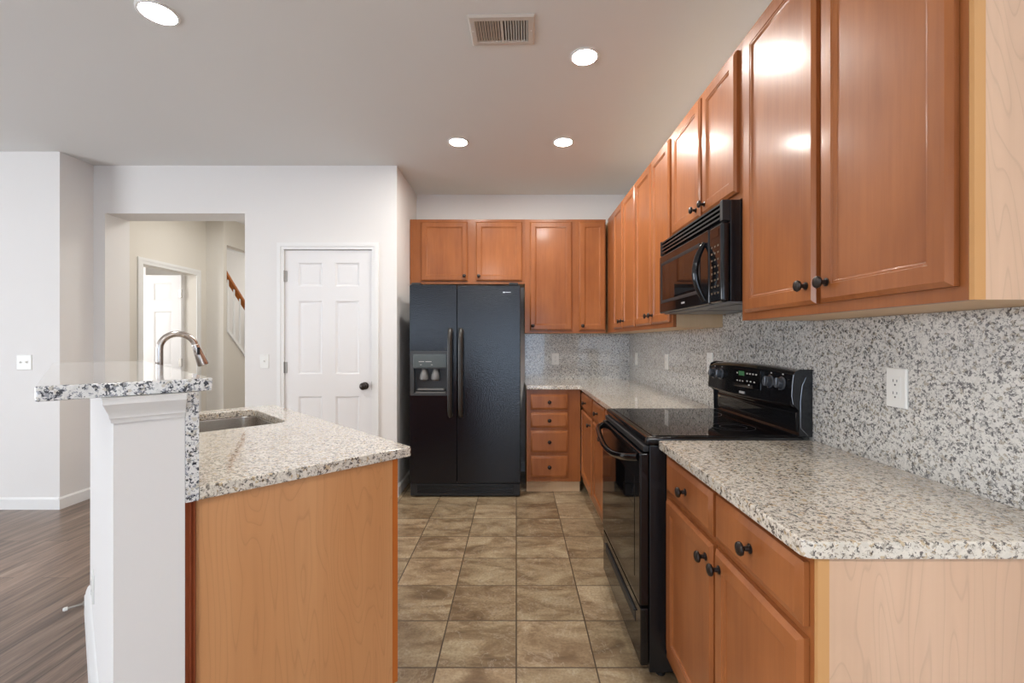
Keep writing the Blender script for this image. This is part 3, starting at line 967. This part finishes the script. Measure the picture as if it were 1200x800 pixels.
# top louvre grille
gf = MB().box((.797, Y0 + .002, 1.744), (.808, Y1 - .002, mz1), .001).box((.778, Y0 + .001, 1.744), (.798, Y0 + .024, mz1), .003).box((.778, Y1 - .012, 1.744), (.798, Y1 - .001, mz1), .003)
gf = gf.build('vent_grille', 'blackm', mw)
for k in range(4):
    z = 1.750 + k * .018
    MB().loops([[(.797, y, z + .014), (.780, y, z + .012), (.779, y, z + .004), (.797, y, z)] for y in (Y0 + .025, Y1 - .013)]).build('louvre', 'blackp', gf)
YS = Y0 + .112
md = MB().box((.774, YS + .001, mz0 + .004), (.808, Y1 - .001, 1.740), .008, 3).build('microwave_door', 'black', mw)
rg = []
for d, x in ((0, .7742), (0, .7712), (.010, .7712), (.016, .7738)):
    rg.append([(x, y, z) for y, z in ((YS + .085 + d, 1.488 + d), (Y1 - .035 - d, 1.488 + d), (Y1 - .035 - d, 1.700 - d), (YS + .085 + d, 1.700 - d))])
wf = MB().loops(rg, cap0=False, cap1=False).build('window_frame', 'blackm', md)
MB().box((.7732, YS + .1005, 1.5035), (.7741, Y1 - .0505, 1.6845)).build('door_window', 'glass', wf)
cpn = MB().box((.774, Y0 + .001, mz0 + .004), (.808, YS - .001, 1.740), .012, 3).build('control_panel', 'black', mw)
kp = MB()
for r in range(8):
    for cc in range(3):
        kp.box((.7733, Y0 + .022 + cc * .027, 1.470 + r * .026), (.7741, Y0 + .034 + cc * .027, 1.477 + r * .026))
kp.build('keypad_print', 'amber', cpn)
MB().box((.7732, Y0 + .02, 1.690), (.7741, Y0 + .095, 1.718)).build('clock_display', 'glass', cpn)
pts = []
for k in range(21):
    t = k / 20
    s = math.sin(PI * t)
    pts.append((.772 - .040 * s ** .9, YS + .034, 1.452 + t * .236))
MB().tube(pts, [.009 + .003 * math.sin(PI * k / 20) for k in range(21)], 12, 1.2).build('microwave_handle', 'black', md)
MB().box((.7728, 2.06, 1.462), (.7741, 2.10, 1.470), .0004).build('badge', 'badge', md)

# ------------------------------------------------------------------ island (local x along its length, y across towards the living room)
A = (-.368, 1.583, 0)
IR = math.radians(135)
isl = thing('island_cabinet', 'honey maple island cabinet with plain end panel, left of the tiled floor', 'cabinet', A, IR)
bd = MB()
bd.box((.030, .066, .10), (1.48, .648, .60)).box((.030, .066, .60), (.06, .648, .880)).box((1.45, .066, .60), (1.48, .648, .880)).box((.06, .066, .60), (1.45, .085, .880)).box((.06, .63, .60), (1.45, .648, .880))
bd.build('body', 'carcass', isl, world=False)
MB().box((.022, .0645, .0), (.0298, .627, .8805)).build('end_panel', 'island', isl, world=False)
MB().box((.0205, .045, .10), (1.48, .0642, .8805)).build('face_frame', 'orange', isl, world=False)
MB().box((.0298, .11, 0), (1.48, .648, .0995)).build('toe_kick', 'carcass', isl, world=False)
ft = MB()
prof = [(.0298, .6275), (.012, .6275), (.008, .630), (.012, .6335), (.010, .636), (.006, .639), (.010, .642), (.008, .645), (.006, .6515), (.0298, .6515)]
ft.loops([[(x, y, z) for x, y in prof] for z in (0, .8805)])
ft.build('corner_moulding', 'cherry', isl, world=False)
FI = ((0, .045, 0), (1, 0, 0), (0, -1, 0))
for i in range(3):
    x0 = .05 + i * .475
    p = Vector((x0, .044, .155))
    d = MB().panel(p, (1, 0, 0), (0, 0, 1), (0, -1, 0), .44, .56, DOOR_PROF).build('door', 'wood', isl, world=False)
    MB().lathe((x0 + .41, .025, .67), (0, -1, 0), [(.011, 0), (.0055, .004), (.0055, .014), (.0155, .021), (.0165, .025), (.008, .0318), (0, .0325)], 18).build('knob', 'bronze', d, world=False)

hole = rounded([(.83, .14), (1.38, .14), (1.38, .54), (.83, .54)], .06, 6)
ic = thing('island_countertop', 'lower speckled granite island countertop with a cut-out for the sink', 'countertop', A, IR, 'granite countertops')
MB().prism(rounded([(0, 0), (1.5, 0), (1.5, .6225), (0, .6225)], [.012, .012, 0, 0]), CT0, CT1, holes=[hole], bev=.004).build('slab', 'granite', ic, world=False)
ib = thing('island_backsplash', 'upright granite splash strip between island countertop and raised bar', 'backsplash', A, IR, 'granite backsplashes')
MB().box((0, .623, CT0), (1.5, .6515, 1.1585), .001).build('slab', 'granite_e', ib, world=False)
ba = thing('bar_top', 'raised granite bar top along the white half wall', 'countertop', A, IR, 'granite countertops')
MB().prism(rounded([(-.004, .594), (1.46, .594), (1.46, .909), (-.004, .909)], [.006, .02, .02, .006]), 1.159, 1.192, bev=.004).build('slab', 'granite_e', ba, world=False)

wi = thing('wall_island', None, None, A, IR, kind='structure')
MB().box((.004, .652, 0), (1.54, .786, 1.1585)).build('half_wall', 'wall', wi, world=False)
tr = thing('trim_3', None, None, A, IR, kind='structure')
rg = []
for d, z in ((.006, 1.098), (.008, 1.106), (.012, 1.110), (.013, 1.117), (.020, 1.128), (.028, 1.140), (.031, 1.144), (.031, 1.152), (.034, 1.1585)):
    rg.append([(x, y, z) for x, y in ((.0038, .6525), (-d + .004, .6525), (-d + .004, .786 + d * .62), (.0038, .786 + d * .62))])
MB().loops(rg).build('end_moulding', 'trim', tr, world=False)
bs = thing('baseboard_island', None, None, A, IR, kind='structure')
bp_ = [(.7862, 0), (.806, 0), (.806, .085), (.802, .092), (.800, .105), (.794, .122), (.7862, .130)]
MB().loops([[(x, y, z) for y, z in bp_] for x in (.004, 1.56)]).build('board', 'trim', bs, world=False)
ow = Vector((-.368, 1.583, .30)) + Vector((-.7071, .7071, 0)) * 1.10 + Vector((-.7071, -.7071, 0)) * .7863
wall_plate('white outlet low on the living-room face of the white half wall', ow, (-.7071, .7071, 0), (-.7071, -.7071, 0))
ds = thing('doorstop', 'small pale doorstop sticking out of the half wall baseboard above the plank floor', 'doorstop', A, IR)
MB().lathe((1.545, .8062, .055), (0, 1, 0), [(.011, 0), (.011, .004), (.005, .006), (.005, .055)], 12).build('rod', 'hinge', ds, world=False)
MB().lathe((1.545, .861, .055), (0, 1, 0), [(.0085, 0), (.009, .012), (.006, .016), (0, .0165)], 12).build('rubber_tip', 'plastic', ds, world=False)

# sink
sk = thing('sink', 'undermount stainless steel sink bowl set in the island countertop', 'sink', A, IR)


def rr(d, z, r=.06):
    return [(x, y, z) for x, y in rounded([(.83 + d, .14 + d), (1.38 - d, .14 + d), (1.38 - d, .54 - d), (.83 + d, .54 - d)], max(r - d * .3, .02), 6)]


MB().loops([rr(-.02, .8803), rr(.001, .8803), rr(.003, .875), rr(.012, .72), rr(.025, .703), rr(.06, .698), rr(.06, .696), rr(.02, .701), rr(.006, .72), rr(-.004, .874), rr(-.02, .878)], cap0=False, cap1=False).loops([rr(.06, .698), rr(.06, .696)]).build('bowl', 'steel', sk, world=False)
MB().lathe((1.105, .34, .6982), (0, 0, 1), [(.045, 0), (.045, .002), (.036, .003), (.030, .0005), (0, .0005)], 24).build('drain', 'nickel', sk, world=False)

# faucet
fc = thing('faucet', 'brushed nickel gooseneck faucet rising behind the bar top', 'faucet', A, IR)
fxp, fyp = 1.22, .564
bdy = MB().lathe((fxp, fyp, .9153), (0, 0, 1), [(.027, 0), (.027, .006), (.021, .010), (.019, .05), (.0185, .11), (.0145, .125)], 24).build('body', 'nickel', fc, world=False)
pts = [(fxp, fyp, 1.035), (fxp, fyp, 1.12), (fxp, fyp, 1.20), (fxp, fyp, 1.25)]
R_ = .068
for k in range(1, 15):
    t = PI * .93 * k / 14
    pts.append((fxp, fyp - R_ + R_ * math.cos(t), 1.254 + R_ * math.sin(t)))
p, q = Vector(pts[-2]), Vector(pts[-1])
MB().tube(pts, .0142, 16).build('gooseneck', 'nickel', fc, world=False)
dirn = (q - p).normalized()
hd = MB().lathe(q + dirn * -.004, dirn, [(.0145, 0), (.0165, .004), (.0165, .02), (.019, .050), (.0235, .095), (.0235, .104), (.019, .107), (0, .1075)], 20).build('spray_head', 'nickel', fc, world=False)
bq = q + dirn * .03 + Vector((-.0165, 0, 0))
MB().box((bq.x - .004, bq.y - .006, bq.z - .018), (bq.x + .004, bq.y + .006, bq.z + .018), .002).build('spray_button', 'blackm', hd, world=False)
MB().tube([(fxp - .016, fyp, 1.00), (fxp - .045, fyp - .005, 1.005), (fxp - .055, fyp - .03, 1.03), (fxp - .055, fyp - .085, 1.095), (fxp - .055, fyp - .115, 1.128)], [.012, .012, .010, .0075, .006], 10).build('lever', 'nickel', fc, world=False)
